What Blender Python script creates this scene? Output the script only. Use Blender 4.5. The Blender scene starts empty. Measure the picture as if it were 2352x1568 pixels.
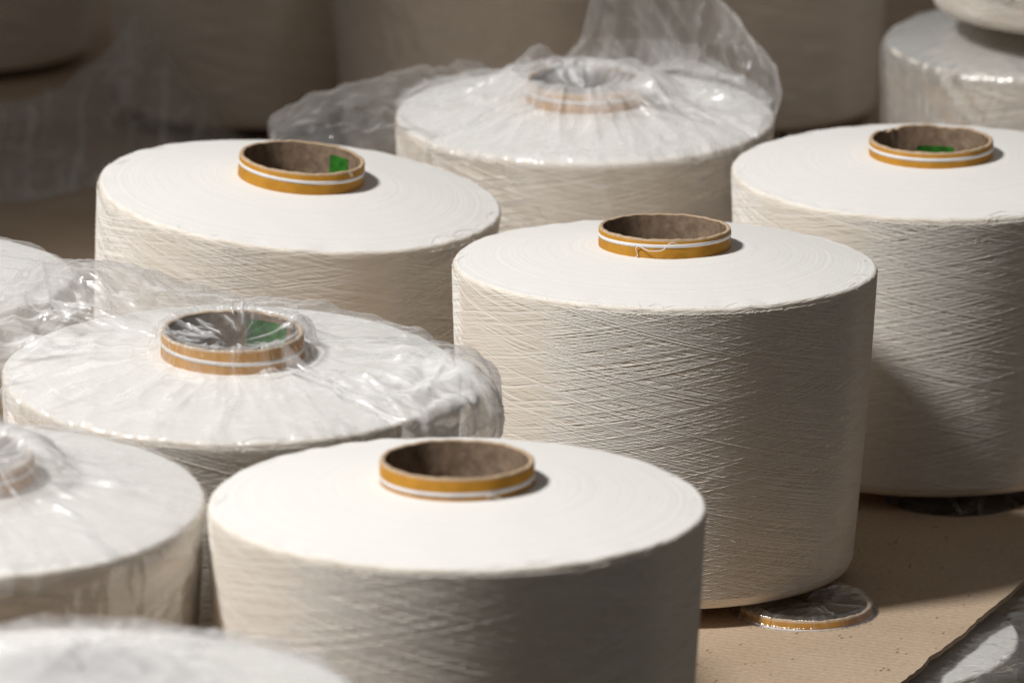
import bpy, bmesh, math, random
import numpy as np
from mathutils import Vector, Matrix

PI = math.pi
scene = bpy.context.scene
COL = scene.collection

# ------------------------------------------------------------------ camera
PITCH = math.atan(3354 / 13500.0)
cam_d = bpy.data.cameras.new('camera')
cam = bpy.data.objects.new('camera', cam_d)
COL.objects.link(cam)
cam.location = (0, 0, 1.165)
cam.rotation_euler = (PI / 2 - PITCH, 0, 0)
cam_d.sensor_width = 36.0
cam_d.lens = 36.0 * 13500 / 2352
cam_d.clip_start = 0.05
cam_d.clip_end = 60
cam_d.dof.use_dof = True
cam_d.dof.focus_distance = 4.03
cam_d.dof.aperture_fstop = 8.5
scene.camera = cam

# ------------------------------------------------------------------ world: dim warm room light, brighter from above
world = bpy.data.worlds.new('World')
scene.world = world
world.use_nodes = True
wn = world.node_tree
wn.nodes.clear()
w_out = wn.nodes.new('ShaderNodeOutputWorld')
w_bg = wn.nodes.new('ShaderNodeBackground')
w_tc = wn.nodes.new('ShaderNodeTexCoord')
w_sep = wn.nodes.new('ShaderNodeSeparateXYZ')
w_ramp = wn.nodes.new('ShaderNodeValToRGB')
wn.links.new(w_tc.outputs['Generated'], w_sep.inputs[0])
wn.links.new(w_sep.outputs['Z'], w_ramp.inputs[0])
wn.links.new(w_ramp.outputs[0], w_bg.inputs[0])
wn.links.new(w_bg.outputs[0], w_out.inputs[0])
w_ramp.color_ramp.elements[0].position = 0.0
w_ramp.color_ramp.elements[0].color = (0.63, 0.56, 0.515, 1)
w_ramp.color_ramp.elements[1].position = 0.8
w_ramp.color_ramp.elements[1].color = (1.0, 0.97, 0.95, 1)
w_bg.inputs[1].default_value = 0.122

# ------------------------------------------------------------------ key light: a high window on the left
KEY_EL, KEY_AZ = math.radians(54), math.radians(22)
KEY_T = Vector((0.08, 3.68, 0.2))
kd = Vector((-math.cos(KEY_EL) * math.cos(KEY_AZ), -math.cos(KEY_EL) * math.sin(KEY_AZ), math.sin(KEY_EL)))
key_d = bpy.data.lights.new('key_light', 'SPOT')
key_d.energy = 1150
key_d.color = (1.0, 0.99, 0.975)
key_d.shadow_soft_size = 0.36
key_d.spot_size = math.radians(32)
key_d.spot_blend = 0.6
key = bpy.data.objects.new('key_light', key_d)
COL.objects.link(key)
key.location = KEY_T + kd * 5.0
key.rotation_euler = (-kd).to_track_quat('-Z', 'Y').to_euler()

# added warm fill with no real source, brightens the rear right of the stack
fill_d = bpy.data.lights.new('fill_light', 'SPOT')
fill_d.energy = 36
fill_d.color = (1.0, 0.93, 0.84)
fill_d.shadow_soft_size = 0.5
fill_d.spot_size = math.radians(34)
fill_d.spot_blend = 1.0
fill = bpy.data.objects.new('fill_light', fill_d)
COL.objects.link(fill)
fill.location = (1.1, 3.2, 2.2)
fill.rotation_euler = (Vector((0.60, 5.40, 0.0)) - fill.location).to_track_quat('-Z', 'Y').to_euler()

vs = scene.view_settings
vs.view_transform = 'Standard'
vs.look = 'None'
vs.exposure = 0.0
vs.gamma = 1.0
vs.use_curve_mapping = False
scene.render.engine = 'CYCLES'
cy = scene.cycles
cy.max_bounces = 12
cy.diffuse_bounces = 8
cy.transparent_max_bounces = 24
cy.sample_clamp_indirect = 4.0
cy.use_denoising = True
cy.caustics_reflective = False
cy.caustics_refractive = False

# ------------------------------------------------------------------ material helpers
def new_mat(name):
    m = bpy.data.materials.new(name)
    m.use_nodes = True
    nt = m.node_tree
    nt.nodes.clear()
    out = nt.nodes.new('ShaderNodeOutputMaterial')
    return m, nt, out

def N(nt, typ, **kw):
    n = nt.nodes.new(typ)
    for k, v in kw.items():
        if k.startswith('i_'):
            key = k[2:]
            key = int(key) if key.isdigit() else key.replace('_', ' ')
            n.inputs[key].default_value = v
        else:
            setattr(n, k, v)
    return n

def ramp(nt, src, p0, c0, p1, c1):
    r = nt.nodes.new('ShaderNodeValToRGB')
    r.color_ramp.elements[0].position = p0
    r.color_ramp.elements[0].color = c0 if len(c0) == 4 else (*c0, 1)
    r.color_ramp.elements[1].position = p1
    r.color_ramp.elements[1].color = c1 if len(c1) == 4 else (*c1, 1)
    nt.links.new(src, r.inputs[0])
    return r

def math_node(nt, op, a, b):
    m = nt.nodes.new('ShaderNodeMath')
    m.operation = op
    for i, v in enumerate((a, b)):
        if isinstance(v, (int, float)):
            m.inputs[i].default_value = v
        else:
            nt.links.new(v, m.inputs[i])
    return m.outputs[0]

YARN = (0.85, 0.785, 0.69)

def yarn_side_mat():
    """cross-wound cotton: two families of helical strands, in UV metres"""
    m, nt, out = new_mat('cotton_yarn_side')
    L = nt.links
    uv = N(nt, 'ShaderNodeUVMap')
    oi = N(nt, 'ShaderNodeObjectInfo')
    heights = []
    for sgn, off in ((1, 0.0), (-1, 3.7)):
        for ang, sc in ((12.5, 950.0), (10.5, 430.0)):
            mp = N(nt, 'ShaderNodeMapping')
            mp.inputs['Rotation'].default_value = (0, 0, math.radians(ang * sgn))
            L.new(uv.outputs[0], mp.inputs[0])
            mp2 = N(nt, 'ShaderNodeMapping')
            mp2.inputs['Scale'].default_value = (sc * 0.018, sc, 1)
            L.new(mp.outputs[0], mp2.inputs[0])
            add = N(nt, 'ShaderNodeVectorMath', operation='ADD')
            L.new(mp2.outputs[0], add.inputs[0])
            cmb = N(nt, 'ShaderNodeCombineXYZ')
            rnd = math_node(nt, 'MULTIPLY_ADD', oi.outputs['Random'], 50.0)
            nt.nodes[-1].inputs[2].default_value = off
            L.new(rnd, cmb.inputs[2])
            L.new(cmb.outputs[0], add.inputs[1])
            nz = N(nt, 'ShaderNodeTexNoise', i_Scale=1.0, i_Detail=1.0, i_Roughness=0.5)
            L.new(add.outputs[0], nz.inputs['Vector'])
            heights.append(nz.outputs['Fac'])
    a = math_node(nt, 'MAXIMUM', heights[0], heights[2])
    b = math_node(nt, 'MAXIMUM', heights[1], heights[3])
    h = math_node(nt, 'ADD', math_node(nt, 'MULTIPLY', a, 0.45), math_node(nt, 'MULTIPLY', b, 0.75))
    bmp = N(nt, 'ShaderNodeBump', i_Strength=0.85, i_Distance=0.00125)
    L.new(h, bmp.inputs['Height'])
    col = ramp(nt, h, 0.42, (YARN[0] * 0.86, YARN[1] * 0.82, YARN[2] * 0.76), 0.78, (0.89, 0.83, 0.745))  # crevice shade and warm bounced light put into the strand colour
    p = N(nt, 'ShaderNodeBsdfPrincipled', i_Roughness=0.85)
    p.inputs['Specular IOR Level'].default_value = 0.25
    p.inputs['Sheen Weight'].default_value = 0.15
    L.new(col.outputs[0], p.inputs['Base Color'])
    L.new(bmp.outputs[0], p.inputs['Normal'])
    L.new(p.outputs[0], out.inputs[0])
    return m

def yarn_top_mat():
    m, nt, out = new_mat('cotton_yarn_end')
    L = nt.links
    tc = N(nt, 'ShaderNodeTexCoord')
    oi = N(nt, 'ShaderNodeObjectInfo')
    ln = N(nt, 'ShaderNodeVectorMath', operation='LENGTH')
    mp = N(nt, 'ShaderNodeMapping')
    mp.inputs['Scale'].default_value = (1, 1, 0)
    L.new(tc.outputs['Object'], mp.inputs[0])
    L.new(mp.outputs[0], ln.inputs[0])
    # wobble radius
    nw = N(nt, 'ShaderNodeTexNoise', i_Scale=28.0, i_Detail=2.0)
    L.new(tc.outputs['Object'], nw.inputs['Vector'])
    rr = math_node(nt, 'ADD', ln.outputs['Value'], math_node(nt, 'MULTIPLY', nw.outputs['Fac'], 0.004))
    n1 = N(nt, 'ShaderNodeTexNoise', noise_dimensions='1D', i_Scale=1.0, i_Detail=2.0)
    L.new(math_node(nt, 'ADD', math_node(nt, 'MULTIPLY', rr, 330.0), math_node(nt, 'MULTIPLY', oi.outputs['Random'], 40.0)), n1.inputs['W'])
    n2 = N(nt, 'ShaderNodeTexNoise', i_Scale=420.0, i_Detail=3.0, i_Roughness=0.7)
    L.new(tc.outputs['Object'], n2.inputs['Vector'])
    n3 = N(nt, 'ShaderNodeTexNoise', i_Scale=22.0, i_Detail=3.0)
    L.new(tc.outputs['Object'], n3.inputs['Vector'])
    h = math_node(nt, 'ADD', math_node(nt, 'MULTIPLY', n1.outputs['Fac'], 0.28), math_node(nt, 'MULTIPLY', n2.outputs['Fac'], 0.35))
    h = math_node(nt, 'ADD', h, math_node(nt, 'MULTIPLY', n3.outputs['Fac'], 1.6))
    bmp = N(nt, 'ShaderNodeBump', i_Strength=0.55, i_Distance=0.0012)
    L.new(h, bmp.inputs['Height'])
    p = N(nt, 'ShaderNodeBsdfPrincipled', i_Roughness=0.9)
    p.inputs['Specular IOR Level'].default_value = 0.2
    col = ramp(nt, n1.outputs['Fac'], 0.3, (0.815, 0.79, 0.75), 0.7, (0.85, 0.83, 0.795))
    L.new(col.outputs[0], p.inputs['Base Color'])
    L.new(bmp.outputs[0], p.inputs['Normal'])
    L.new(p.outputs[0], out.inputs[0])
    return m

def plain_mat(name, c0, c1, scale, rough=0.8, bump=0.3, dist=0.0004, detail=4.0, stretch=(1, 1, 1), spec=0.3):
    m, nt, out = new_mat(name)
    L = nt.links
    tc = N(nt, 'ShaderNodeTexCoord')
    mp = N(nt, 'ShaderNodeMapping')
    mp.inputs['Scale'].default_value = stretch
    L.new(tc.outputs['Object'], mp.inputs[0])
    nz = N(nt, 'ShaderNodeTexNoise', i_Scale=scale, i_Detail=detail, i_Roughness=0.65)
    L.new(mp.outputs[0], nz.inputs['Vector'])
    col = ramp(nt, nz.outputs['Fac'], 0.3, c0, 0.7, c1)
    bmp = N(nt, 'ShaderNodeBump', i_Strength=bump, i_Distance=dist)
    L.new(nz.outputs['Fac'], bmp.inputs['Height'])
    p = N(nt, 'ShaderNodeBsdfPrincipled', i_Roughness=rough)
    p.inputs['Specular IOR Level'].default_value = spec
    L.new(col.outputs[0], p.inputs['Base Color'])
    L.new(bmp.outputs[0], p.inputs['Normal'])
    L.new(p.outputs[0], out.inputs[0])
    return m

def cardboard_mat():
    m, nt, out = new_mat('corrugated_cardboard')
    L = nt.links
    tc = N(nt, 'ShaderNodeTexCoord')
    rot = N(nt, 'ShaderNodeMapping')
    rot.inputs['Rotation'].default_value = (0, 0, math.radians(23))
    L.new(tc.outputs['Object'], rot.inputs[0])
    # fine kraft fibre
    n1 = N(nt, 'ShaderNodeTexNoise', i_Scale=260.0, i_Detail=4.0, i_Roughness=0.7)
    L.new(rot.outputs[0], n1.inputs['Vector'])
    # broad tone changes
    n2 = N(nt, 'ShaderNodeTexNoise', i_Scale=9.0, i_Detail=3.0)
    L.new(rot.outputs[0], n2.inputs['Vector'])
    # dark flecks
    mp = N(nt, 'ShaderNodeMapping')
    mp.inputs['Scale'].default_value = (1.0, 0.45, 1)
    L.new(rot.outputs[0], mp.inputs[0])
    vo = N(nt, 'ShaderNodeTexVoronoi', i_Scale=190.0)
    L.new(mp.outputs[0], vo.inputs['Vector'])
    fl = ramp(nt, vo.outputs['Distance'], 0.10, (1, 1, 1), 0.24, (0, 0, 0))
    nm = N(nt, 'ShaderNodeTexNoise', i_Scale=60.0, i_Detail=1.0)
    L.new(rot.outputs[0], nm.inputs['Vector'])
    gate = ramp(nt, nm.outputs['Fac'], 0.52, (0, 0, 0), 0.62, (1, 1, 1))
    fm = math_node(nt, 'MULTIPLY', fl.outputs[0], gate.outputs[0])
    # corrugation lines
    wv = N(nt, 'ShaderNodeTexWave', wave_type='BANDS', bands_direction='Y')
    wv.inputs['Scale'].default_value = 46.0
    wv.inputs['Distortion'].default_value = 0.6
    wv.inputs['Detail'].default_value = 1.0
    L.new(rot.outputs[0], wv.inputs['Vector'])
    mixf = math_node(nt, 'ADD', math_node(nt, 'MULTIPLY', n1.outputs['Fac'], 0.6), math_node(nt, 'MULTIPLY', n2.outputs['Fac'], 0.4))
    col = ramp(nt, mixf, 0.35, (0.40, 0.29, 0.195), 0.65, (0.56, 0.43, 0.31))
    mx = N(nt, 'ShaderNodeMixRGB', blend_type='MULTIPLY')
    L.new(math_node(nt, 'MULTIPLY', fm, 0.75), mx.inputs[0])
    L.new(col.outputs[0], mx.inputs[1])
    mx.inputs[2].default_value = (0.3, 0.22, 0.15, 1)
    h = math_node(nt, 'ADD', math_node(nt, 'MULTIPLY', wv.outputs['Fac'], 0.42), math_node(nt, 'MULTIPLY', n1.outputs['Fac'], 0.6))
    h = math_node(nt, 'SUBTRACT', h, math_node(nt, 'MULTIPLY', fm, 0.8))
    bmp = N(nt, 'ShaderNodeBump', i_Strength=0.6, i_Distance=0.0006)
    L.new(h, bmp.inputs['Height'])
    p = N(nt, 'ShaderNodeBsdfPrincipled', i_Roughness=0.85)
    p.inputs['Specular IOR Level'].default_value = 0.25
    L.new(mx.outputs[0], p.inputs['Base Color'])
    L.new(bmp.outputs[0], p.inputs['Normal'])
    L.new(p.outputs[0], out.inputs[0])
    return m

def film_mat(name='polythene_film', haze=0.12, rough=0.22, bump=0.42, crease_scale=20.0, gloss=0.30, k=1.0, cap=0.16):
    """thin clear polythene: see-through, milky along creases, glossy"""
    m, nt, out = new_mat(name)
    L = nt.links
    tc = N(nt, 'ShaderNodeTexCoord')
    oi = N(nt, 'ShaderNodeObjectInfo')
    off = N(nt, 'ShaderNodeVectorMath', operation='ADD')
    cmb = N(nt, 'ShaderNodeCombineXYZ')
    rv = math_node(nt, 'MULTIPLY', oi.outputs['Random'], 7.0)
    L.new(rv, cmb.inputs[0])
    L.new(rv, cmb.inputs[2])
    L.new(tc.outputs['Object'], off.inputs[0])
    L.new(cmb.outputs[0], off.inputs[1])
    # warp for broken creases
    wn_ = N(nt, 'ShaderNodeTexNoise', i_Scale=16.0, i_Detail=2.0)
    L.new(off.outputs[0], wn_.inputs['Vector'])
    wm = N(nt, 'ShaderNodeVectorMath', operation='SCALE')
    wm.inputs['Scale'].default_value = 0.02
    L.new(wn_.outputs['Color'], wm.inputs[0])
    wa = N(nt, 'ShaderNodeVectorMath', operation='ADD')
    L.new(off.outputs[0], wa.inputs[0])
    L.new(wm.outputs[0], wa.inputs[1])
    v1 = N(nt, 'ShaderNodeTexVoronoi', feature='DISTANCE_TO_EDGE', i_Scale=crease_scale)
    L.new(wa.outputs[0], v1.inputs['Vector'])
    v2 = N(nt, 'ShaderNodeTexVoronoi', feature='F1', i_Scale=crease_scale * 1.9)
    L.new(wa.outputs[0], v2.inputs['Vector'])
    n2 = N(nt, 'ShaderNodeTexNoise', i_Scale=30.0, i_Detail=3.0, i_Roughness=0.5)
    L.new(off.outputs[0], n2.inputs['Vector'])
    # streaks following the pulled direction, taken from the UV (u round, v outwards)
    uv = N(nt, 'ShaderNodeUVMap')
    mp = N(nt, 'ShaderNodeMapping')
    mp.inputs['Scale'].default_value = (44.0, 2.6, 1)
    wob = N(nt, 'ShaderNodeTexNoise', i_Scale=9.0, i_Detail=2.0)
    L.new(off.outputs[0], wob.inputs['Vector'])
    wsc = N(nt, 'ShaderNodeVectorMath', operation='SCALE')
    wsc.inputs['Scale'].default_value = 0.10
    L.new(wob.outputs['Color'], wsc.inputs[0])
    wad = N(nt, 'ShaderNodeVectorMath', operation='ADD')
    L.new(uv.outputs[0], wad.inputs[0])
    L.new(wsc.outputs[0], wad.inputs[1])
    L.new(wad.outputs[0], mp.inputs[0])
    ns = N(nt, 'ShaderNodeTexNoise', i_Scale=1.0, i_Detail=3.0, i_Roughness=0.55)
    L.new(mp.outputs[0], ns.inputs['Vector'])
    e1 = ramp(nt, v1.outputs['Distance'], 0.0, (1, 1, 1), 0.10, (0, 0, 0))
    gate = ramp(nt, n2.outputs['Fac'], 0.45, (0, 0, 0), 0.6, (1, 1, 1))
    crease = math_node(nt, 'MULTIPLY', e1.outputs[0], gate.outputs[0])
    streak = ramp(nt, ns.outputs['Fac'], 0.52, (0, 0, 0), 0.68, (1, 1, 1))
    h = math_node(nt, 'ADD', math_node(nt, 'MULTIPLY', crease, 0.5), math_node(nt, 'MULTIPLY', v2.outputs['Distance'], 0.5))
    h = math_node(nt, 'ADD', h, math_node(nt, 'MULTIPLY', n2.outputs['Fac'], 0.7))
    ridge = math_node(nt, 'ABSOLUTE', math_node(nt, 'SUBTRACT', ns.outputs['Fac'], 0.5), 0.0)
    h = math_node(nt, 'SUBTRACT', h, math_node(nt, 'MULTIPLY', ridge, 3.2))
    bmp = N(nt, 'ShaderNodeBump', i_Strength=bump, i_Distance=0.003)
    L.new(h, bmp.inputs['Height'])
    lw = N(nt, 'ShaderNodeLayerWeight', i_Blend=0.22)
    L.new(bmp.outputs[0], lw.inputs['Normal'])
    body = N(nt, 'ShaderNodeMixShader')
    df = N(nt, 'ShaderNodeBsdfDiffuse')
    df.inputs[0].default_value = (0.965, 0.955, 0.95, 1)
    L.new(bmp.outputs[0], df.inputs['Normal'])
    tl = N(nt, 'ShaderNodeBsdfTranslucent')
    tl.inputs[0].default_value = (0.965, 0.955, 0.95, 1)
    body.inputs[0].default_value = 0.3
    L.new(df.outputs[0], body.inputs[1])
    L.new(tl.outputs[0], body.inputs[2])
    tr = N(nt, 'ShaderNodeBsdfTransparent')
    # milky share
    hz = math_node(nt, 'ADD', haze, math_node(nt, 'MULTIPLY', crease, 0.14 * k))
    hz = math_node(nt, 'ADD', hz, math_node(nt, 'MULTIPLY', streak.outputs[0], 0.18 * k))
    hz = math_node(nt, 'ADD', hz, math_node(nt, 'MULTIPLY', lw.outputs['Facing'], 0.16 * k))
    at = N(nt, 'ShaderNodeAttribute', attribute_name='milk')
    hz = math_node(nt, 'MINIMUM', math_node(nt, 'MULTIPLY', hz, at.outputs['Fac']), 0.95)
    m1 = N(nt, 'ShaderNodeMixShader')
    L.new(hz, m1.inputs[0])
    L.new(tr.outputs[0], m1.inputs[1])
    L.new(body.outputs[0], m1.inputs[2])
    gl = N(nt, 'ShaderNodeBsdfGlossy', i_Roughness=rough)
    gl.inputs[0].default_value = (1, 1, 1, 1)
    L.new(bmp.outputs[0], gl.inputs['Normal'])
    fr = N(nt, 'ShaderNodeFresnel', i_IOR=1.5)
    L.new(bmp.outputs[0], fr.inputs['Normal'])
    fr2 = math_node(nt, 'MINIMUM', math_node(nt, 'MULTIPLY', fr.outputs[0], gloss), cap)
    m2 = N(nt, 'ShaderNodeMixShader')
    L.new(fr2, m2.inputs[0])
    L.new(m1.outputs[0], m2.inputs[1])
    L.new(gl.outputs[0], m2.inputs[2])
    L.new(m2.outputs[0], out.inputs[0])
    return m

M_SIDE = yarn_side_mat()
M_TOP = yarn_top_mat()
M_FIBRE = plain_mat('loose_cotton_fibre', (0.78, 0.74, 0.68), (0.86, 0.82, 0.76), 300, bump=0.0)
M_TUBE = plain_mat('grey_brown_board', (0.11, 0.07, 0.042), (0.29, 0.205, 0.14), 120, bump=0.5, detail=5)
M_RIM = plain_mat('tan_board_edge', (0.42, 0.29, 0.18), (0.60, 0.45, 0.30), 260, bump=0.4)
M_BAND = plain_mat('ochre_paper', (0.44, 0.20, 0.018), (0.55, 0.265, 0.03), 90, rough=0.55, bump=0.15)
M_STRIPE = plain_mat('white_paper', (0.76, 0.75, 0.74), (0.84, 0.83, 0.82), 90, rough=0.7, bump=0.1)
M_GREEN = plain_mat('green_sticker', (0.012, 0.07, 0.008), (0.05, 0.27, 0.03), 130, rough=0.5, bump=0.1)
M_CARD = cardboard_mat()
M_FLOOR = plain_mat('dusty_floor', (0.10, 0.085, 0.07), (0.16, 0.135, 0.11), 12, bump=0.2)
M_FILM = film_mat()
M_FILM_GLOSSY = film_mat('glossy_polythene_film', haze=0.14, rough=0.2, bump=0.75, crease_scale=14.0, gloss=1.3, cap=0.5)
M_FILM_CLEAR = film_mat('thin_polythene_film', haze=0.02, rough=0.13, bump=0.45, crease_scale=30.0, gloss=0.8, k=0.4, cap=0.35)
M_FILM_MILKY = film_mat('milky_polythene_film', haze=0.26, rough=0.2, bump=0.5, crease_scale=20.0)

# ------------------------------------------------------------------ mesh helpers
def mesh_obj(name, verts, faces, mats, parent=None, mat_idx=None, smooth=True, uvs=None):
    me = bpy.data.meshes.new(name)
    verts = np.asarray(verts, dtype=np.float32)
    faces = np.asarray(faces, dtype=np.int32)
    me.vertices.add(len(verts))
    me.vertices.foreach_set('co', verts.ravel())
    k = faces.shape[1]
    me.loops.add(faces.size)
    me.loops.foreach_set('vertex_index', faces.ravel())
    me.polygons.add(len(faces))
    me.polygons.foreach_set('loop_start', np.arange(0, faces.size, k, dtype=np.int32))
    me.polygons.foreach_set('loop_total', np.full(len(faces), k, dtype=np.int32))
    me.polygons.foreach_set('use_smooth', np.full(len(faces), smooth))
    if mat_idx is not None:
        me.polygons.foreach_set('material_index', np.asarray(mat_idx, dtype=np.int32))
    me.update(calc_edges=True)
    if uvs is not None:
        ul = me.uv_layers.new(name='UVMap')
        ul.data.foreach_set('uv', np.asarray(uvs, dtype=np.float32).ravel())
    for m in (mats if isinstance(mats, (list, tuple)) else [mats]):
        me.materials.append(m)
    o = bpy.data.objects.new(name, me)
    COL.objects.link(o)
    if parent is not None:
        o.parent = parent
    return o

def grid_faces(nu, nv, base=0, wrap=False):
    """verts index = i*nv + j ; i along u (wraps), j along v"""
    iu = np.arange(nu if wrap else nu - 1)
    jv = np.arange(nv - 1)
    I, J = np.meshgrid(iu, jv, indexing='ij')
    I2 = (I + 1) % nu
    a = I * nv + J
    b = I2 * nv + J
    c = I2 * nv + J + 1
    d = I * nv + J + 1
    return np.stack([a, b, c, d], -1).reshape(-1, 4) + base

def tubes(paths, rad, sides=3):
    """paths: (n, m, 3) array; thin tubes with `sides` sides"""
    P = np.asarray(paths, dtype=np.float64)
    n, m, _ = P.shape
    T = np.gradient(P, axis=1)
    T /= np.linalg.norm(T, axis=2, keepdims=True) + 1e-12
    up = np.zeros_like(T)
    up[..., 2] = 1
    A = np.cross(T, up)
    A /= np.linalg.norm(A, axis=2, keepdims=True) + 1e-9
    B = np.cross(T, A)
    rad = np.broadcast_to(np.asarray(rad), (n, m))[..., None]
    rings = [P + rad * (math.cos(2 * PI * k / sides) * A + math.sin(2 * PI * k / sides) * B) for k in range(sides)]
    V = np.stack(rings, 2).reshape(-1, 3)
    idx = np.arange(n * m * sides).reshape(n, m, sides)
    F = []
    for k in range(sides):
        k2 = (k + 1) % sides
        F.append(np.stack([idx[:, :-1, k], idx[:, 1:, k], idx[:, 1:, k2], idx[:, :-1, k2]], -1).reshape(-1, 4))
    return V, np.concatenate(F)

def empty(name, label=None, cat=None, group=None, kind=None):
    o = bpy.data.objects.new(name, None)
    o.empty_display_size = 0.05
    COL.objects.link(o)
    tag(o, label, cat, group, kind)
    return o

def tag(o, label=None, cat=None, group=None, kind=None):
    if label: o['label'] = label
    if cat: o['category'] = cat
    if group: o['group'] = group
    if kind: o['kind'] = kind
    return o

# ------------------------------------------------------------------ yarn package geometry (origin on the axis, z=0 at top rim)
R0, R1, H, RT = 0.150, 0.1375, 0.218, 0.0465
RISE = 0.0125

SH = 0.0035

def top_z(r):
    t = np.clip((np.asarray(r) - RT) / (R0 - RT), 0, 1)
    return RISE * (1 - t ** 1.35)

def side_r(z):
    t = np.clip(-np.asarray(z) / H, 0, 1)
    return R0 + 0.0012 * np.sin(t * PI) - (R0 - R1) * t

def yarn_profile():
    p = []
    for r in np.linspace(RT - 0.0005, R0 - SH, 30):
        p.append((r, float(top_z(r)), 1))
    zc = float(top_z(R0 - SH))
    for a in np.linspace(10, 80, 7):
        a = math.radians(a)
        p.append((R0 - SH + SH * math.sin(a), zc - SH * 0.9 + SH * 0.9 * math.cos(a), 1 if a < 0.6 else 0))
    for z in np.linspace(-0.006, -H + 0.009, 44):
        p.append((float(side_r(z)), z, 0))
    rb = float(side_r(-H))
    for a in np.linspace(15, 90, 6):
        a = math.radians(a)
        p.append((rb - 0.009 + 0.009 * math.cos(a), -H + 0.009 - 0.009 * math.sin(a), 0))
    p.append((RT, -H + 0.003, 0))
    return p

def make_yarn_mesh(seed, n_threads, fuzz, nseg=192):
    rng = np.random.RandomState(seed)
    prof = yarn_profile()
    pr = np.array([q[0] for q in prof])
    pz = np.array([q[1] for q in prof])
    pm = np.array([q[2] for q in prof])
    nv = len(prof)
    ang = np.linspace(-1.5 * PI, 0.5 * PI, nseg + 1)      # seam at the back (+y)
    # slight out-of-round and lumpy rim
    A, Rr = np.meshgrid(ang, pr, indexing='ij')
    Z = np.broadcast_to(pz, A.shape).copy()
    wob = 0.0006 * np.sin(3 * A + rng.rand() * 6) + 0.0005 * np.sin(5 * A + rng.rand() * 6)
    Rr = Rr + wob * (Rr / R0)
    for k in range(10):
        n = rng.randint(6, 40)
        Z += 0.00010 * np.sin(n * A + rng.rand() * 6) * np.exp(-((Rr - R0) / 0.012) ** 2)
    V = np.stack([Rr * np.cos(A), Rr * np.sin(A), Z], -1).reshape(-1, 3)
    F = grid_faces(nseg + 1, nv)
    arc = np.r_[0, np.cumsum(np.hypot(np.diff(pr), np.diff(pz)))]
    U = np.stack([A * 0.145, np.broadcast_to(-arc, A.shape)], -1).reshape(-1, 2)
    uvs = U[F.ravel()]
    mi = np.tile(pm[:-1], nseg)
    mi = np.minimum(mi, np.tile(pm[1:], nseg))
    Vs, Fs, Us, Ms = [V], [F], [uvs], [mi]
    base = len(V)
    if n_threads:
        m = 84
        n = n_threads
        grp = rng.rand(max(1, n // 5)) * 2 * PI
        phi0 = grp[rng.randint(0, len(grp), n)] + rng.randn(n) * 0.035
        loose = rng.rand(n) < 0.45
        phi0[loose] = rng.rand(loose.sum()) * 2 * PI
        sg = np.where(rng.rand(n) < 0.5, 1, -1)
        hel = np.radians(rng.uniform(10.5, 14.5, n))
        t = np.linspace(0, 1, m)[None, :]
        z = -0.004 - (H - 0.012) * t * np.ones((n, 1))
        ph = phi0[:, None] + sg[:, None] * (-z / np.tan(hel)[:, None]) / 0.145
        off = rng.uniform(-0.00012, 0.00016, n)[:, None] + 0.00006 * np.sin(t * rng.uniform(8, 30, n)[:, None] + rng.rand(n)[:, None] * 6)
        rr = side_r(z) + off + 0.0006 * np.sin(3 * ph) * 0
        P = np.stack([rr * np.cos(ph), rr * np.sin(ph), z], -1)
        tv, tf = tubes(P, rng.uniform(0.00020, 0.00041, n)[:, None], 4)
        Vs.append(tv); Fs.append(tf + base)
        Us.append(np.tile([[0.0, 0.0]], (tf.size, 1))); Ms.append(np.full(len(tf), 2))
        base += len(tv)
        # chords of thread running over the shoulder onto the end face
        n = n_threads // 22
        m = 14
        a0 = rng.rand(n) * 2 * PI
        da = rng.uniform(0.10, 0.32, n) * np.where(rng.rand(n) < 0.5, 1, -1)
        t = np.linspace(0, 1, m)[None, :]
        ph = a0[:, None] + da[:, None] * t
        u = np.abs(2 * t - 1)
        rin = R0 - rng.uniform(0.0035, 0.012, n)[:, None] * (1 - u ** 2)
        zz = top_z(rin) * 1.0
        zz = np.where(rin > R0 - SH, np.interp(rin, [R0 - SH, R0 - 0.001, R0], [zc_top(), zc_top() - 0.001, -0.004]), zz)
        P = np.stack([rin * np.cos(ph), rin * np.sin(ph), zz + 0.00005], -1)
        tv, tf = tubes(P, 0.00013, 4)
        Vs.append(tv); Fs.append(tf + base)
        Us.append(np.tile([[0.0, 0.0]], (tf.size, 1))); Ms.append(np.full(len(tf), 2))
        base += len(tv)
    if fuzz:
        n, m = fuzz, 6
        a0 = rng.rand(n) * 2 * PI
        where = rng.rand(n) < 0.6
        z0 = np.where(where, zc_top() - rng.rand(n) * 0.004, -rng.rand(n) ** 1.5 * H * 0.9)
        r0 = np.where(where, R0 - rng.rand(n) * 0.004, side_r(z0))
        t = np.linspace(0, 1, m)[None, :, None]
        d = rng.randn(n, 1, 3) * 0.7
        er = np.stack([np.cos(a0), np.sin(a0), 0 * a0], -1)[:, None, :]
        ez = np.array([0, 0, 1.0])[None, None, :]
        et = np.stack([-np.sin(a0), np.cos(a0), 0 * a0], -1)[:, None, :]
        ln = rng.uniform(0.0008, 0.0030, n)[:, None, None]
        start = np.stack([r0 * np.cos(a0), r0 * np.sin(a0), z0], -1)[:, None, :]
        dirn = er * 0.7 + ez * np.where(where, 0.8, 0.0)[:, None, None] + et * rng.randn(n, 1, 1) * 0.9 + d * 0.3
        P = start + dirn * ln * t * 0.8 + rng.randn(n, 1, 3) * ln * 0.45 * t ** 2
        tv, tf = tubes(P, 0.00006, 3)
        Vs.append(tv); Fs.append(tf + base)
        Us.append(np.tile([[0.0, 0.0]], (tf.size, 1))); Ms.append(np.full(len(tf), 2))
        base += len(tv)
    return np.concatenate(Vs), np.concatenate(Fs), np.concatenate(Us), np.concatenate(Ms)

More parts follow.
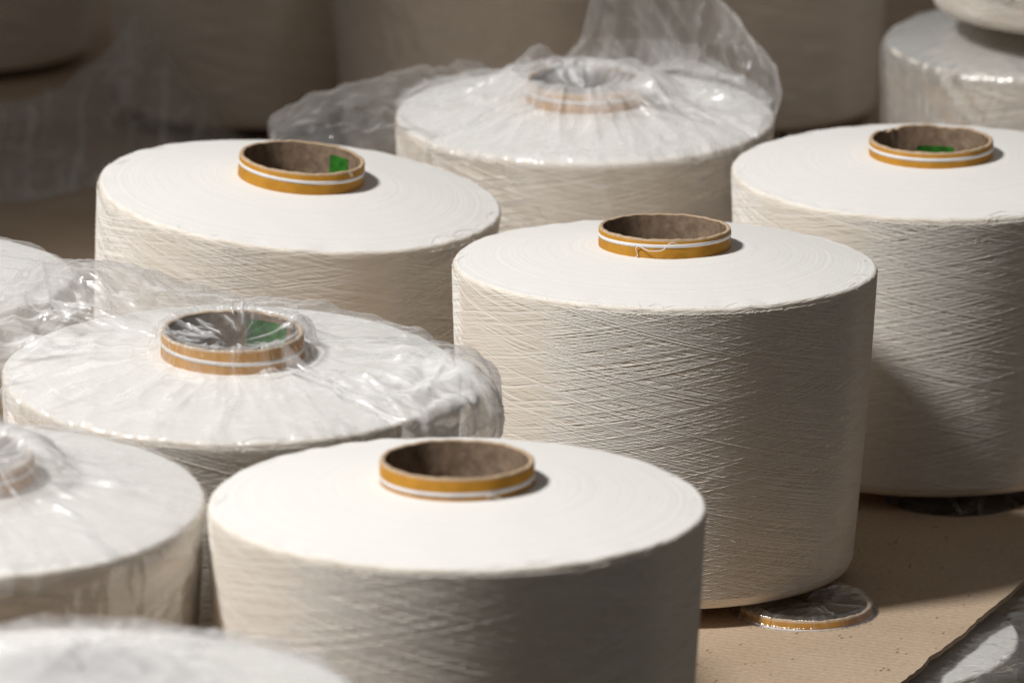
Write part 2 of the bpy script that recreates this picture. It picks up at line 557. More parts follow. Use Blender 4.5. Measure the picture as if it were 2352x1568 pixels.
def zc_top():
    return float(top_z(R0 - SH))

_yarn_cache = {}
def yarn_mesh(kind):
    if kind not in _yarn_cache:
        seed, nt_, fz = {'fine': (3, 640, 800), 'fine2': (11, 640, 800), 'fine3': (23, 640, 600), 'far': (5, 160, 0)}[kind]
        v, f, u, m = make_yarn_mesh(seed, nt_, fz)
        o = mesh_obj('yarn', v, f, [M_SIDE, M_TOP, M_FIBRE], mat_idx=m, uvs=u)
        me = o.data
        bpy.data.objects.remove(o)
        _yarn_cache[kind] = me
    return _yarn_cache[kind]

def lathe(name, prof, mat, parent, nseg=128, a0=0.0, a1=2 * PI, tilt=0.0, tilt_dir=0.0, mat_idx=None, mats=None):
    full = abs(a1 - a0 - 2 * PI) < 1e-6
    n = nseg if full else nseg + 1
    ang = np.linspace(a0, a1, nseg + 1)[:n]
    pr = np.array([p[0] for p in prof]); pz = np.array([p[1] for p in prof])
    A, Rr = np.meshgrid(ang, pr, indexing='ij')
    Z = np.broadcast_to(pz, A.shape) + tilt * np.cos(A - tilt_dir)
    V = np.stack([Rr * np.cos(A), Rr * np.sin(A), Z], -1).reshape(-1, 3)
    F = grid_faces(n, len(prof), wrap=full)
    mi = None
    if mat_idx is not None:
        mi = np.tile(np.array(mat_idx), n if full else n - 1)
    return mesh_obj(name, V, F, mats or mat, parent, mat_idx=mi)

def make_tube(parent, stripe_z, stripe_w=0.0024, tilt=0.0, tdir=0.0, sticker=None, top=RISE + 0.016, seed=0, chipped=False):
    """paper tube, ochre band and white stripe; heights from the top of the tube"""
    ri, ro = RT - 0.0030, RT
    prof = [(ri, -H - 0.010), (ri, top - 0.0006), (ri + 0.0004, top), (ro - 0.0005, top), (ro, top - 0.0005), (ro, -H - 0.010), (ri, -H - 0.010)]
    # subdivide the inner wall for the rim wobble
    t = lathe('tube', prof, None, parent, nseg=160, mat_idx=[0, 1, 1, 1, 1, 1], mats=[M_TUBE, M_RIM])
    me = t.data
    rng = random.Random(seed)
    ph = [rng.random() * 6 for _ in range(6)]
    for v in me.vertices:
        if v.co.z > 0.0:
            a = math.atan2(v.co.y, v.co.x)
            w = 0.00018 * (math.sin(7 * a + ph[0]) + math.sin(17 * a + ph[1]) + 0.7 * math.sin(31 * a + ph[2]))
            if chipped:
                for ca, cw, cd in ((2.35, 0.10, 0.0022), (2.15, 0.05, 0.0015), (1.15, 0.10, 0.0018), (1.35, 0.06, 0.0012)):
                    w -= cd * math.exp(-((a - ca) / cw) ** 2)
            v.co.z += w
    for e in me.edges:
        pass
    b0, b1 = top - 0.0013, RISE - 0.004
    band = lathe('paper_band', [(ro + 0.00005, b0), (ro + 0.00028, b0 - 0.0003), (ro + 0.00028, b1)], M_BAND, t, nseg=128)
    s0 = top - stripe_z
    lathe('stripe', [(ro + 0.0003, s0 + 0.0001), (ro + 0.00055, s0), (ro + 0.00055, s0 - stripe_w), (ro + 0.0003, s0 - stripe_w - 0.0001)],
          M_STRIPE, t, nseg=128, tilt=tilt, tilt_dir=tdir)
    if sticker:
        a0, a1, z0, z1 = sticker
        lathe('sticker', [(ri - 0.0003, top - z0), (ri - 0.0003, top - z1)], M_GREEN, t, nseg=24, a0=math.radians(a0), a1=math.radians(a1))
    return t

def place(root, loc, tx, ty, rz=0.0):
    """loc = centre of the top rim; the root sits at the bottom of the package"""
    m = Matrix.Translation(loc) @ Matrix.Rotation(math.radians(tx), 4, 'X') @ Matrix.Rotation(math.radians(ty), 4, 'Y')
    root.matrix_world = m @ Matrix.Translation((0, 0, -H - 0.010))

GROUP = 'cylindrical packages of cotton yarn'

def spool(label, loc, tx, ty, kind, rot=0.0, stripe=0.006, stilt=0.0, sdir=0.0, sticker=None, tube_top=RISE + 0.016, seed=0, chipped=False, group=GROUP):
    root = empty('yarn_spool', label, 'yarn spool', group)
    place(root, loc, tx, ty)
    y = bpy.data.objects.new('yarn', yarn_mesh(kind))
    COL.objects.link(y)
    y.parent = root
    y.location = (0, 0, H + 0.010)
    y.rotation_euler = (0, 0, rot)
    t = make_tube(root, stripe, tilt=stilt, tdir=sdir, sticker=sticker, top=tube_top, seed=seed, chipped=chipped)
    t.location = (0, 0, H + 0.010)
    return root

# ------------------------------------------------------------------ film
def crease_field(X, Y, rng, n, w=(0.002, 0.009), a=(0.0004, 0.0018), ext=0.2, radial=0.5):
    Hf = np.zeros_like(X)
    for i in range(n):
        px, py = rng.uniform(-ext, ext, 2)
        if rng.rand() < radial:
            th = math.atan2(py, px) + rng.randn() * 0.25
        else:
            th = rng.rand() * PI
        dx, dy = X - px, Y - py
        al = dx * math.cos(th) + dy * math.sin(th)
        ac = -dx * math.sin(th) + dy * math.cos(th) + al * al * rng.uniform(-2.5, 2.5)
        ww = rng.uniform(*w)
        ll = rng.uniform(0.015, 0.10)
        amp = rng.uniform(*a)
        asym = np.where(ac > 0, 1.0, rng.uniform(0.3, 1.0))
        Hf += amp * np.exp(-np.abs(ac) / (ww * asym)) * np.exp(-(al / ll) ** 2)
    return Hf

def facet_field(X, Y, rng, lams=(0.045, 0.032, 0.022, 0.016, 0.011), steep=0.22):
    """folded-paper relief: sum of warped triangle waves, sharp ridges and flat faces"""
    Hf = np.zeros_like(X)
    w1 = np.sin(X * 41 + rng.rand() * 6) * np.cos(Y * 37 + rng.rand() * 6)
    w2 = np.sin(X * 83 + Y * 57 + rng.rand() * 6)
    for lam in lams:
        th = rng.rand() * PI
        q = (X * math.cos(th) + Y * math.sin(th)) / lam + rng.rand() + 0.35 * w1 * rng.uniform(0.5, 1.5) + 0.2 * w2
        tri = np.abs((q % 1.0) - 0.5) * 2
        gate = 0.5 + 0.5 * np.sin(X * rng.uniform(20, 60) + Y * rng.uniform(-60, 60) + rng.rand() * 6)
        Hf += lam * steep * 0.5 * tri * gate
    return Hf

def set_milk(o, vals):
    at = o.data.attributes.new('milk', 'FLOAT', 'POINT')
    at.data.foreach_set('value', np.asarray(vals, dtype=np.float32).ravel())

def film(name, parent, profile, seed, mat, nphi=420, ns=150, phi0=0.0, phi1=2 * PI, pleat=0.0012, npleat=46,
         ncrease=120, camp=(0.0004, 0.0018), boost=None, lift=0.0, facet=None, steep=0.22, milk=None, star=0, pw=(0.008, 0.05)):
    """profile(phi) -> list of (r, z) from the centre outwards"""
    rng = np.random.RandomState(seed)
    full = abs(phi1 - phi0 - 2 * PI) < 1e-6
    n = nphi if full else nphi + 1
    ang = np.linspace(phi0, phi1, nphi + 1)[:n]
    Rr = np.zeros((n, ns)); Z = np.zeros((n, ns))
    for i, a in enumerate(ang):
        pts = np.array(profile(a))
        seg = np.hypot(np.diff(pts[:, 0]), np.diff(pts[:, 1]))
        s = np.r_[0, np.cumsum(seg)]
        q = np.linspace(0, s[-1], ns)
        Rr[i] = np.interp(q, s, pts[:, 0]); Z[i] = np.interp(q, s, pts[:, 1])
    # smooth along s and phi
    def sm(a, k, axis):
        for _ in range(k):
            b = np.roll(a, 1, axis); c = np.roll(a, -1, axis)
            if axis == 1 or not full:
                sl0 = [slice(None)] * 2; sl0[axis] = 0
                sl1 = [slice(None)] * 2; sl1[axis] = -1
                b[tuple(sl0)] = a[tuple(sl0)]; c[tuple(sl1)] = a[tuple(sl1)]
            a = (a * 2 + b + c) / 4
        return a
    Rr = sm(Rr, 3, 1); Z = sm(Z, 3, 1)
    Rr = sm(Rr, 6, 0); Z = sm(Z, 6, 0)
    A = np.broadcast_to(ang[:, None], Rr.shape).copy()
    X = Rr * np.cos(A); Y = Rr * np.sin(A)
    P = np.stack([X, Y, Z], -1)
    du = np.gradient(P, axis=0); dv = np.gradient(P, axis=1)
    nrm = np.cross(du, dv)
    ln = np.linalg.norm(nrm, axis=2, keepdims=True)
    nrm /= (ln + 1e-12)
    flip = np.where((nrm[..., 2:3] < 0) & (np.abs(nrm[..., 2:3]) > 0.05), -1, 1)
    nrm = -nrm if np.mean(nrm[..., 2]) < 0 else nrm
    D = np.zeros_like(X)
    # pleats pulled outwards from the tube
    for k in range(npleat):
        pa = rng.rand() * 2 * PI
        wd = rng.uniform(*pw)
        da = (A - pa + PI) % (2 * PI) - PI
        da = da + (Rr - 0.06) * rng.uniform(-2.0, 2.0)
        r0 = rng.uniform(0.045, 0.10); r1 = r0 + rng.uniform(0.03, 0.10)
        win = np.clip((Rr - r0 * 0.85) / 0.012, 0, 1) * np.clip((r1 - Rr) / 0.03, 0, 1)
        D += pleat * rng.uniform(0.3, 1.2) * np.exp(-np.abs(da) / wd) * win
    D += crease_field(X + Z * 0.6, Y - Z * 0.8, rng, ncrease, a=camp, ext=0.22)
    # tiny puckers round the tube
    ring = np.exp(-((Rr - 0.050) / 0.006) ** 2)
    D += ring * 0.0008 * np.abs(np.sin(A * 13 + 5 * np.sin(3 * A + seed) + 2 * np.sin(7 * A))) * np.clip(np.sin(2 * A + seed) + 0.7, 0, 1)
    if boost is not None:
        D *= boost(A, Rr, Z)
    M = np.ones_like(X) if milk is None else milk(A, Rr, Z)
    for k in range(star):
        # folds drawn together across the tube mouth
        pa = rng.rand() * 2 * PI
        da = (A - pa + PI) % (2 * PI) - PI + (0.03 - Rr) * rng.uniform(-14, 14)
        r_in, r_out = rng.uniform(0.004, 0.025), rng.uniform(0.036, 0.052)
        win = np.clip((Rr - r_in) / 0.004, 0, 1) * np.clip((r_out - Rr) / 0.004, 0, 1)
        g = np.exp(-np.abs(da) * Rr / rng.uniform(0.0004, 0.0013)) * win
        D += 0.0016 * g * rng.uniform(0.4, 1.2)
        M = M + rng.uniform(1.0, 4.5) * g
    if facet is not None:
        D += facet(A, Rr, Z) * facet_field(X + Z * 0.7, Y - Z * 0.7, rng, steep=steep)
    inner = np.clip(Rr / 0.012, 0, 1)
    P = P + nrm * (D * inner + lift)[..., None]
    V = P.reshape(-1, 3)
    F = grid_faces(n, ns, wrap=full)
    U = np.stack([A / (2 * PI), np.broadcast_to(np.linspace(0, 1, ns), A.shape)], -1).reshape(-1, 2)
    uv = U[F.ravel()].reshape(-1, 4, 2)
    if full:
        wrapm = (uv[:, :, 0].max(1) - uv[:, :, 0].min(1)) > 0.5
        sub = uv[wrapm]; sub[..., 0] = np.where(sub[..., 0] < 0.5, sub[..., 0] + 1, sub[..., 0]); uv[wrapm] = sub
    o = mesh_obj(name, V, F, mat, parent, uvs=uv.reshape(-1, 2))
    set_milk(o, M)
    return o

def bump1(a, c, w):
    d = (a - math.radians(c) + PI) % (2 * PI) - PI
    return math.exp(-(d / math.radians(w)) ** 2)

TZ = RISE + 0.016
def head(tent=0.052, dip=0.010, rimup=0.0012, over=RT + 0.0012):
    """film over the tube mouth, down to the end face"""
    pts = [(0.0005, TZ - dip), (0.015, TZ - dip * 0.98), (0.030, TZ - dip * 0.75), (RT - 0.0045, TZ - dip * 0.25), (RT - 0.002, TZ + rimup), (over, TZ + rimup * 0.6)]
    if tent < 0.056:
        pts += [(over + 0.0012, TZ - 0.005), (tent, float(top_z(tent)) + 0.002)]
    return pts
def face_pts(r0, lift=0.0010, r1=R0 - 0.004):
    return [(r, float(top_z(r)) + lift) for r in np.linspace(r0, r1, 8)]

# ================================================================== THE SETTING
fl = mesh_obj('floor', [(-6, -2, -0.272), (6, -2, -0.272), (6, 14, -0.272), (-6, 14, -0.272)], [(0, 1, 2, 3)], M_FLOOR, smooth=False)
tag(fl, kind='structure')

# cardboard layer pad with torn right edge and two holes
def card_sheet():
    rng = random.Random(4)
    edge = []
    y = 2.4
    while y < 6.2:
        x = 0.2615 + (y - 3.786) * 0.425
        x += 0.0006 * math.sin(y * 23) + 0.0006 * math.sin(y * 71 + 1) + rng.uniform(-0.0007, 0.0007)
        if abs(y - 3.845) < 0.008:
            x -= 0.0015
        edge.append((x, y))
        y += rng.uniform(0.004, 0.011)
    far = 9.0
    outline = [(-3.0, 2.4)] + edge + [(2.6, 6.3), (2.6, far), (-3.0, far)]
    holes = []
    for cx, cy_, r in ((0.2053, 3.9566, 0.0500), (0.3332, 4.2566, 0.055)):
        ring = []
        for k in range(72):
            a = 2 * PI * k / 72
            rr = r + rng.uniform(-0.0006, 0.0006) + 0.0012 * math.sin(3 * a + cx * 40)
            ring.append((cx + rr * math.cos(a), cy_ + rr * math.sin(a)))
        holes.append(ring)
    bm = bmesh.new()
    def loop(pts):
        vs = [bm.verts.new((x, y, 0)) for x, y in pts]
        return [bm.edges.new((vs[i], vs[(i + 1) % len(vs)])) for i in range(len(vs))]
    es = loop(outline)
    for h in holes:
        es += loop(h)
    bmesh.ops.triangle_fill(bm, use_beauty=True, use_dissolve=False, edges=es)
    for f in bm.faces:
        if f.normal.z < 0:
            f.normal_flip()
    ret = bmesh.ops.extrude_face_region(bm, geom=bm.faces[:])
    dn = [g for g in ret['geom'] if isinstance(g, bmesh.types.BMVert)]
    for v in dn:
        v.co.z -= 0.0035
    bmesh.ops.recalc_face_normals(bm, faces=bm.faces[:])
    me = bpy.data.meshes.new('cardboard_sheet')
    bm.to_mesh(me)
    bm.free()
    me.materials.append(M_CARD)
    o = bpy.data.objects.new('cardboard_sheet', me)
    o.location.z = -0.0125
    COL.objects.link(o)
    return o
cs = card_sheet()
tag(cs, 'brown cardboard layer sheet with torn edge and round tube holes under the spools', 'cardboard')

# ================================================================== THE SPOOLS
# --- bare spools in the light
sp_front = spool('unwrapped cotton yarn spool nearest the camera, white stripe low on its ochre tube', (-0.0333, 3.4176, 0.2169), 0, 0.5, 'fine', 0.3,
                 stripe=0.0084, stilt=0.0008, sdir=PI * 0.15, seed=1, tube_top=RISE + 0.0138)
sp_mid = spool('unwrapped cotton yarn spool in the centre with a loose thread curl on its ochre tube', (0.1076, 4.0473, 0.2170), -1.0, 0.8, 'fine2', -0.4,
               stripe=0.0034, stilt=0.0008, sdir=0.0, seed=2, tube_top=RISE + 0.0135)
sp_back = spool('tilted unwrapped yarn spool at the left with green sticker inside its tube', (-0.158, 4.2654, 0.2182), 2.9, 5.0, 'fine3', 0.9,
                stripe=0.0052, stilt=0.0008, sdir=PI, sticker=(38, 62, 0.0065, 0.022), seed=3)
sp_right = spool('unwrapped cotton yarn spool cut by the right edge with a chipped tube rim', (0.3158, 4.3361, 0.2208), 1.6, 0.3, 'fine', 2.2,
                 stripe=0.0042, sticker=(62, 100, 0.0160, 0.040), seed=4, tube_top=RISE + 0.0120, chipped=True)

# --- wrapped spools in the light
sp_D = spool('plastic wrapped yarn spool at the rear with the bag flaring up behind it', (0.0577, 4.5576, 0.2174), 2.8, 0.2, 'far', 0.5, seed=5)
sp_G = spool('plastic wrapped yarn spool at the left with green sticker seen through the film', (-0.1829, 3.7249, 0.2190), 3.3, 1.1, 'fine2', 1.4,
             stripe=0.0075, stilt=0.0014, sdir=PI, sticker=(38, 80, 0.005, 0.024), seed=6)
sp_H = spool('plastic wrapped yarn spool cut by the left edge, bag gathered over its tube', (-0.3359, 3.4285, 0.2159), 2.6, 1.3, 'far', 2.4, seed=7)
sp_I = spool('blurred plastic wrapped yarn spool in the bottom left corner', (-0.2331, 3.0394, 0.2085), -1.2, 0.9, 'far', 0.2, seed=8, tube_top=RISE + 0.0035)
sp_J = spool('small visible part of a wrapped yarn spool at the far left edge', (-0.4569, 4.0114, 0.2167), -0.3, 1.2, 'far', 1.1, seed=9)
sp_W = spool('plastic wrapped yarn spool in the top right corner under a stacked spool', (0.4645, 4.8709, 0.2168), 1.8, -0.6, 'far', 0.7, seed=10)
sp_X = spool('wrapped yarn spool stacked on top at the upper right corner', (0.495, 4.855, 0.2168 + 0.031 + 0.215), 0.6, 1.0, 'far', 3.0, seed=11)

# --- background row in shade
BGRP = 'blurred yarn spools in the shaded back row'
bk0 = spool('shaded yarn spool in the back row at the far left corner', (-0.573, 5.94, 0.2165), 0, 0, 'far', 0.0, seed=12, group=BGRP)
bk1 = spool('shaded yarn spool in the back row, second from the left', (-0.2487, 5.67, 0.2165), 0, 0, 'far', 1.0, seed=13, group=BGRP)
bk2 = spool('shaded wrapped yarn spool in the back row directly behind the flared bag', (-0.018, 5.42, 0.2165), 0, 0, 'far', 2.0, seed=14, group=BGRP)
bk3 = spool('more brightly lit spool in the back row between the flared bag and the wrapped right spool', (0.219, 5.655, 0.2165), 0, 0, 'far', 4.0, seed=15, group=BGRP)

# --- lower layer seen through the holes and past the torn edge
lo1 = spool('wrapped spool of the layer below, tube poking through the cardboard hole', (0.2058, 3.9566, -0.0295), 0, 0, 'far', 0.0, seed=16, tube_top=RISE + 0.0105)
lo2 = spool('wrapped spool of the layer below under the dark hole at the right', (0.3332, 4.2566, -0.041), 0, 0, 'far', 0.0, seed=17, tube_top=RISE + 0.0105)

# ================================================================== FILMS (plastic bags: parts of their wrapped spools)
ZO = H + 0.010
def add_film(root, prof, seed, mat=None, **kw):
    f = film('plastic_bag', root, prof, seed, mat or M_FILM, **kw)
    f.location = (0, 0, ZO)
    return f

# rear spool D: tent from the tube, flap on the left, bag lip standing up at the right
def prof_D(a):
    deg = math.degrees(a) % 360
    pk = bump1(a, 150, 22)
    p = head(tent=0.09, dip=0.014, rimup=0.002 + 0.017 * pk, over=RT + 0.003)
    p += [(0.066, 0.0125 + 0.009 + 0.006 * pk), (0.082, float(top_z(0.082)) + 0.003 + 0.003 * pk)]
    p += face_pts(0.092, 0.0015)
    left = float(np.interp(deg, [118, 128, 145, 160, 180, 196, 206, 216], [0, 0.16, 0.36, 0.58, 0.86, 1.0, 0.8, 0]))
    up = np.interp(deg if deg < 300 else deg - 360, [-60, -30, -12, 0, 10, 30, 45, 60, 72, 80, 90, 100], [0, 0.002, 0.010, 0.022, 0.034, 0.050, 0.075, 0.120, 0.150, 0.150, 0.03, 0.0])
    out = np.interp(deg if deg < 300 else deg - 360, [-60, -30, -12, 0, 10, 30, 45, 60, 80, 100], [0.0005, 0.001, 0.005, 0.010, 0.010, 0.008, 0.006, 0.0, -0.010, 0.0])
    if up > 0.003:
        p += [(R0 - 0.002 + out * 0.4, up * 0.25), (R0 + out, up * 0.6), (R0 + out * 0.9, up), (R0 + out * 0.8 - up * 0.12, up * 1.05)]
        p += [(R0 - 0.004 + out * 0.8 - up * 0.1, up * 0.98)]
    elif left > 0.02:
        L_ = 0.118 * left * (0.93 + 0.07 * math.sin(a * 9))
        p += [(R0 + 0.003, 0.002), (R0 + L_ * 0.3, 0.006), (R0 + L_ * 0.7, 0.004), (R0 + L_, -0.006 * left)]
        p += [(R0 + L_ * 1.02, -0.016 * left), (R0 + L_ * 0.95, -0.03 * left)]
    else:
        p += [(R0 + 0.001, -0.002), (R0 + 0.002, -0.010), (R0 + 0.0025, -0.03), (R0 + 0.001, -0.08), (R0 - 0.002, -0.13)]
    return p
def facet_D(A, Rr, Z):
    deg = np.degrees(A) % 360
    out = np.clip((Rr - 0.148) / 0.012, 0, 1)
    up = np.clip((Z - 0.010) / 0.02, 0, 1)
    rt = 1.5 * np.exp(-((((deg + 180) % 360 - 180 - 20) / 50) ** 2)) * np.clip((Rr - 0.08) / 0.03, 0, 1)
    return 0.30 + 0.7 * np.exp(-((Rr - 0.058) / 0.018) ** 2) + 0.9 * np.maximum(out * ((deg > 110) & (deg < 220)), np.where(Rr > 0.10, up, 0)) + 0.5 * rt
def milk_D(A, Rr, Z):
    m = np.where(Rr > R0 + 0.001, 0.40, 1.0) + 0.5 * np.exp(-((Rr - 0.056) / 0.014) ** 2)
    m = m + 2.5 * np.exp(-((Rr - 0.045) / 0.010) ** 2) * np.clip(np.cos(A - 2.2), 0, 1) ** 2
    return np.where(Z > 0.03, 0.55, m) * np.where(Rr < 0.040, 1.0, 1.0)
add_film(sp_D, prof_D, 21, mat=M_FILM_MILKY, ncrease=190, pleat=0.0060, npleat=46, star=12, pw=(0.02, 0.10), camp=(0.0006, 0.0026), nphi=560, ns=200, facet=facet_D, milk=milk_D)

# left-middle spool G: tight over the tube, crumpled surplus behind, puffed corner at the right
def prof_G(a):
    deg = math.degrees(a) % 360
    p = head(tent=0.0535, dip=0.0085, rimup=0.0018, over=RT + 0.0028)
    bl = max(bump1(a, 128, 26), bump1(a, 165, 24) * 0.55)
    p += [(0.062, float(top_z(0.062)) + 0.0015 + 0.002 * bl), (0.10, float(top_z(0.10)) + 0.001 + 0.006 * bl)]
    p += [(0.13, float(top_z(0.13)) + 0.001 + 0.012 * bl), (0.146, 0.0015 + 0.020 * bl)]
    rp = bump1(a, -8, 24)
    bk = bump1(a, 60, 40)
    if bl > 0.12:
        p += [(R0 + 0.02 * bl, 0.024 * bl), (R0 + 0.050 * bl, 0.022 * bl), (R0 + 0.068 * bl, 0.010 * bl), (R0 + 0.074 * bl, -0.012), (R0 + 0.07 * bl, -0.035)]
    elif rp > 0.12:
        p += [(R0 + 0.003, 0.001), (R0 + 0.003 + 0.012 * rp, -0.003 * rp), (R0 + 0.012 * rp + 0.003, -0.022), (R0 + 0.009 * rp + 0.002, -0.040), (R0 + 0.004 + 0.004 * rp, -0.06), (R0 + 0.004, -0.12)]
    else:
        dn = 0.006 + 0.01 * bk
        p += [(R0 + 0.001, -0.001), (R0 + 0.002, -0.004), (R0 + 0.0016, -dn)]
    return p
def boost_G(A, Rr, Z):
    deg = np.degrees(A) % 360
    b = 0.6 * np.exp(-(((deg - 150) / 50) ** 2)) * np.clip((Rr - 0.07) / 0.05, 0, 1)
    r = np.exp(-((((deg + 180) % 360 - 180 + 15) / 28) ** 2)) * np.clip((Rr - 0.08) / 0.04, 0, 1)
    return 0.8 + 2.2 * b + 1.2 * r
add_film(sp_G, prof_G, 33, ncrease=300, pleat=0.0026, npleat=110, star=26, pw=(0.01, 0.07), camp=(0.0004, 0.0019), boost=boost_G, nphi=640, ns=220, mat=M_FILM,
         milk=lambda A, Rr, Z: np.where(Rr < 0.043, 0.35, 1.0) + 2.6 * np.exp(-((Rr - 0.040) / 0.0035) ** 2) * np.clip(-np.sin(A) * 3, 0, 1) + 2.6 * np.exp(-((((np.degrees(A) + 180) % 360 - 180 + 22) / 20) ** 2)) * np.clip((Rr - 0.10) / 0.02, 0, 1) + 1.1 * np.exp(-((((np.degrees(A) % 360) - 152) / 42) ** 2)) * np.clip((Rr - 0.10) / 0.03, 0, 1),
         facet=lambda A, Rr, Z: 0.34 * np.clip((Rr - 0.056) / 0.01, 0, 1) + 0.95 * np.exp(-((((np.degrees(A) % 360) - 145) / 40) ** 2)) * np.clip((Rr - 0.085) / 0.03, 0, 1)
         + 1.1 * np.exp(-((((np.degrees(A) + 180) % 360 - 180 + 22) / 26) ** 2)) * np.clip((Rr - 0.095) / 0.03, 0, 1) + 0.2 * np.clip((Rr - 0.145) / 0.01, 0, 1))

# lower-left spool H: straight pleats, skirt hanging down the side
def prof_H(a):
    p = head(tent=0.09, dip=0.006, rimup=0.002, over=RT + 0.002)
    p += [(0.060, RISE + 0.006), (0.078, float(top_z(0.078)) + 0.0025)]
    p += face_pts(0.088, 0.0014)
    fl_ = 0.006 * bump1(a, 5, 30) + 0.002 * math.sin(9 * a)
    p += [(R0 + 0.0012, -0.003), (R0 + 0.003 + fl_ * 0.3, -0.012), (R0 + 0.001 + fl_ * 0.5, -0.05), (R0 - 0.003 + fl_ * 0.6, -0.10), (R0 - 0.006 + fl_ * 0.6, -0.15), (R0 - 0.008 + fl_ * 0.6, -0.19)]
    return p
add_film(sp_H, prof_H, 45, star=10, milk=lambda A, Rr, Z: np.where(Z < -0.01, 0.45, 1.0) + 1.3 * np.clip((0.078 - Rr) / 0.025, 0, 1), facet=lambda A, Rr, Z: 0.24 + 0.6 * np.clip((0.075 - Rr) / 0.015, 0, 1), ncrease=110, pleat=0.0022, npleat=90, camp=(0.0004, 0.0014), ns=180, nphi=480)

def prof_I(a):
    p = [(0.0005, RISE + 0.007), (0.03, RISE + 0.0072), (0.05, RISE + 0.006), (0.062, RISE + 0.003), (0.08, float(top_z(0.08)) + 0.003)] + face_pts(0.092, 0.0016)
    bl = bump1(a, 95, 30)
    p += [(R0 + 0.002 + 0.008 * bl, 0.001 + 0.004 * bl), (R0 + 0.004 + 0.010 * bl, -0.004 + 0.003 * bl), (R0 + 0.004, -0.03), (R0, -0.08)]
    return p
add_film(sp_I, prof_I, 52, mat=M_FILM_MILKY, milk=lambda A, Rr, Z: np.where(Rr > R0 + 0.001, 0.5, 1.0) + 1.9 * np.clip((0.075 - Rr) / 0.02, 0, 1), facet=lambda A, Rr, Z: 0.15 + 0.2 * np.clip((Rr - 0.14) / 0.01, 0, 1), ncrease=90, pleat=0.0025, npleat=40, camp=(0.0005, 0.002), nphi=300, ns=110)
add_film(sp_J, prof_H, 61, facet=lambda A, Rr, Z: 0.25 + 0 * Rr, ncrease=120, pleat=0.002, npleat=50, camp=(0.0006, 0.002), nphi=300, ns=110)
def prof_W(a):
    p = head(tent=0.09, dip=0.006, rimup=0.002) + [(0.062, RISE + 0.006), (0.08, float(top_z(0.08)) + 0.002)] + face_pts(0.092, 0.0012)
    p += [(R0 + 0.0012, -0.003), (R0 + 0.0025, -0.02), (R0 + 0.001, -0.09), (R0 - 0.003, -0.13), (R0 - 0.007, -0.19)]
    return p
add_film(sp_W, prof_W, 71, mat=M_FILM_GLOSSY, facet=lambda A, Rr, Z: 0.2 + 0 * Rr, ncrease=120, pleat=0.0015, npleat=30, camp=(0.0005, 0.0020), nphi=300, ns=110)
add_film(sp_X, prof_W, 81, mat=M_FILM_GLOSSY, facet=lambda A, Rr, Z: 0.3 + 0 * Rr, ncrease=140, pleat=0.0015, npleat=30, camp=(0.0006, 0.0026), nphi=300, ns=110)
add_film(bk2, prof_W, 91, ncrease=60, pleat=0.001, npleat=20, camp=(0.0004, 0.0014), nphi=200, ns=80, mat=M_FILM_CLEAR)

# lower-layer film: taut and flat across the tube mouth
TK = RISE + 0.0105
def prof_K(a):
    return [(0.0005, TK + 0.0012), (0.02, TK + 0.0012), (RT - 0.002, TK + 0.0014), (RT + 0.0012, TK + 0.0008), (RT + 0.0022, TK - 0.004), (0.056, float(top_z(0.056)) + 0.002)] \
        + face_pts(0.06, 0.0015) + [(R0 + 0.003, 0.001), (R0 + 0.012 + 0.035 * bump1(a, 0, 40), -0.002 + 0.010 * bump1(a, 0, 40)), (R0 + 0.02, -0.02), (R0 + 0.012, -0.06)]
add_film(lo1, prof_K, 101, ncrease=150, pleat=0.0018, npleat=40, camp=(0.0004, 0.0018), mat=M_FILM_CLEAR, star=7, facet=lambda A, Rr, Z: 0.25 * (Rr < RT - 0.002) + 0.9 * np.clip((Rr - 0.13) / 0.02, 0, 1),
         boost=lambda A, Rr, Z: np.where(Rr < RT + 0.001, 1.0, np.clip((Rr - 0.08) / 0.03, 0.08, 1.3)), milk=lambda A, Rr, Z: np.where(Rr < 0.043, 0.3, 1.2))
add_film(lo2, prof_K, 111, ncrease=120, pleat=0.0018, npleat=40, camp=(0.0004, 0.0018), mat=M_FILM_CLEAR, nphi=300, ns=110)

# ------------------------------------------------------------------ loose plastic sheet lying at the far left
def plastic_heap():
    rng = np.random.RandomState(7)
    nx, ny = 150, 110
    xs = np.linspace(-0.34, 0.15, nx); ys = np.linspace(-0.16, 0.22, ny)
    X, Y = np.meshgrid(xs, ys, indexing='ij')
    Z = 0.105 * np.exp(-np.abs((X - 0.045) / 0.055) ** 1.3 - ((Y - 0.06) / 0.10) ** 2)
    Z += 0.045 * np.exp(-((X + 0.12) / 0.16) ** 2 - ((Y - 0.05) / 0.10) ** 2)
    Z += crease_field(X, Y, rng, 120, w=(0.004, 0.02), a=(0.002, 0.009), ext=0.3)
    Y += 0.06 * np.sin(X * 14 + 1.0) * np.linspace(1, 0, ny)[None, :] + 0.02 * np.sin(X * 41) * np.linspace(1, 0, ny)[None, :]
    e = np.clip((0.15 - X) / 0.04, 0, 1) * np.clip((X + 0.34) / 0.04, 0, 1)
    e = e * np.clip(np.linspace(0, 1, ny) / 0.12, 0, 1)[None, :] * np.clip(np.linspace(1, 0, ny) / 0.12, 0, 1)[None, :]
    Z = Z * e + 0.002
    V = np.stack([X, Y, Z], -1).reshape(-1, 3)
    F = grid_faces(nx, ny)
    U = (np.stack([X, Y], -1).reshape(-1, 2) * 2)[F.ravel()]
    o = mesh_obj('plastic_sheet', V, F, M_FILM_CLEAR, uvs=U)
    set_milk(o, np.full(len(V), 5.0))
    return o
ph = plastic_heap()
ph.location = (-0.40, 5.42, -0.0125)
tag(ph, 'crumpled clear plastic sheet lying in shade on the cardboard at the far left', 'plastic sheet')

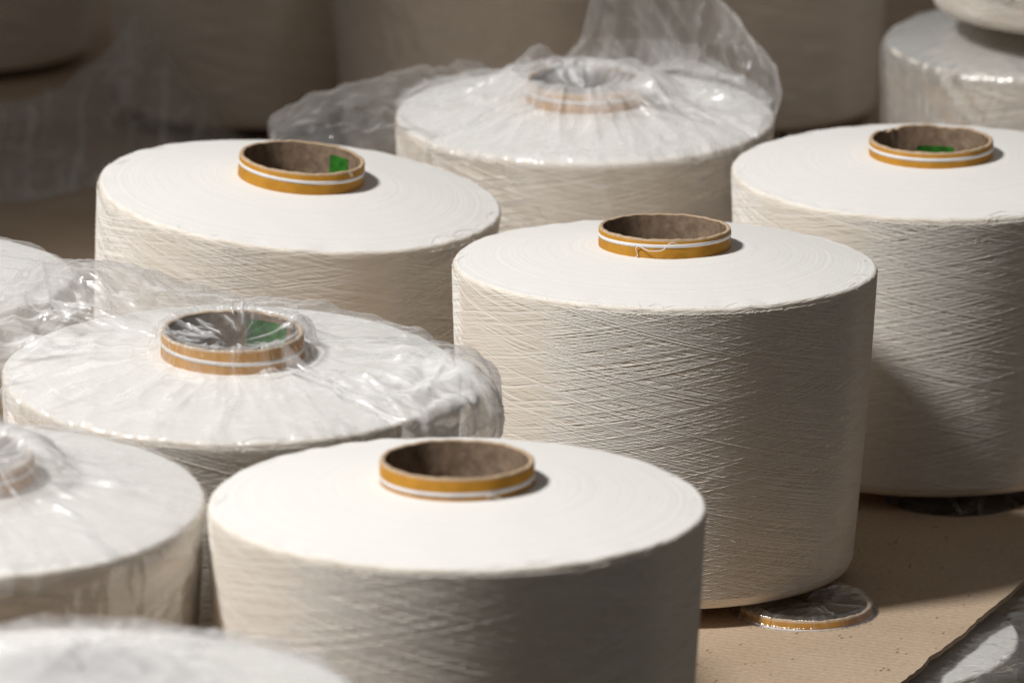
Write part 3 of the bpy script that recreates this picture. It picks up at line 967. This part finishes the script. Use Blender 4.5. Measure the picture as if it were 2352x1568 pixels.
# ------------------------------------------------------------------ loose threads
def thread(name, parent, pts, rad, mat=M_FIBRE):
    pts = np.array(pts, float)
    # Catmull-Rom
    P = np.vstack([2 * pts[0] - pts[1], pts, 2 * pts[-1] - pts[-2]])
    out = []
    for i in range(1, len(P) - 2):
        for t in np.linspace(0, 1, 8, endpoint=False):
            a, b, c, d = P[i - 1], P[i], P[i + 1], P[i + 2]
            out.append(0.5 * (2 * b + (c - a) * t + (2 * a - 5 * b + 4 * c - d) * t * t + (3 * b - a - 3 * c + d) * t ** 3))
    out.append(P[-2])
    v, f = tubes(np.array(out)[None], rad, 6)
    return mesh_obj(name, v, f, mat, parent)

def on_tube(dx, below, off=0.0012):
    """dx metres right of the tube axis, 'below' metres under the tube top, on its front face"""
    r = RT + off
    a = -math.acos(max(-1, min(1, dx / r)))
    return (r * math.cos(a), r * math.sin(a), ZO + TZ - 0.0023 - below * 0.86)
k = 1 / 3243.0
tp = [(-0.0212, 0.0158, 0.0010), (-0.0200, 0.0135, 0.0016), (-0.0212, 0.0092, 0.0018), (-0.0195, 0.0060, 0.0020), (-0.0150, 0.0080, 0.0030),
      (-0.0110, 0.0090, 0.0036), (-0.0030, 0.0078, 0.0040), (0.0010, 0.0030, 0.0035), (0.0045, 0.0016, 0.0030), (0.0080, 0.0034, 0.0022)]
thread('loose_thread', sp_mid, [on_tube(*q) for q in tp], 0.00032)
tp = [(0.0180, 0.0132, 0.0012), (0.0205, 0.0122, 0.0022), (0.0230, 0.0130, 0.0022), (0.0255, 0.0145, 0.0030), (0.0270, 0.0152, 0.0040)]
thread('loose_thread', sp_front, [on_tube(*q) for q in tp], 0.0004)
thread('loose_thread', sp_front, [(0.1445, 0.030, ZO - 0.002), (0.150, 0.034, ZO + 0.003), (0.156, 0.037, ZO + 0.008), (0.162, 0.039, ZO + 0.011)], 0.00013)
thread('loose_thread', sp_back, [on_tube(0.036, -0.002, 0.001), on_tube(0.037, 0.0005, 0.002), on_tube(0.0385, 0.002, 0.002), on_tube(0.0375, -0.002, 0.0015)], 0.0002)
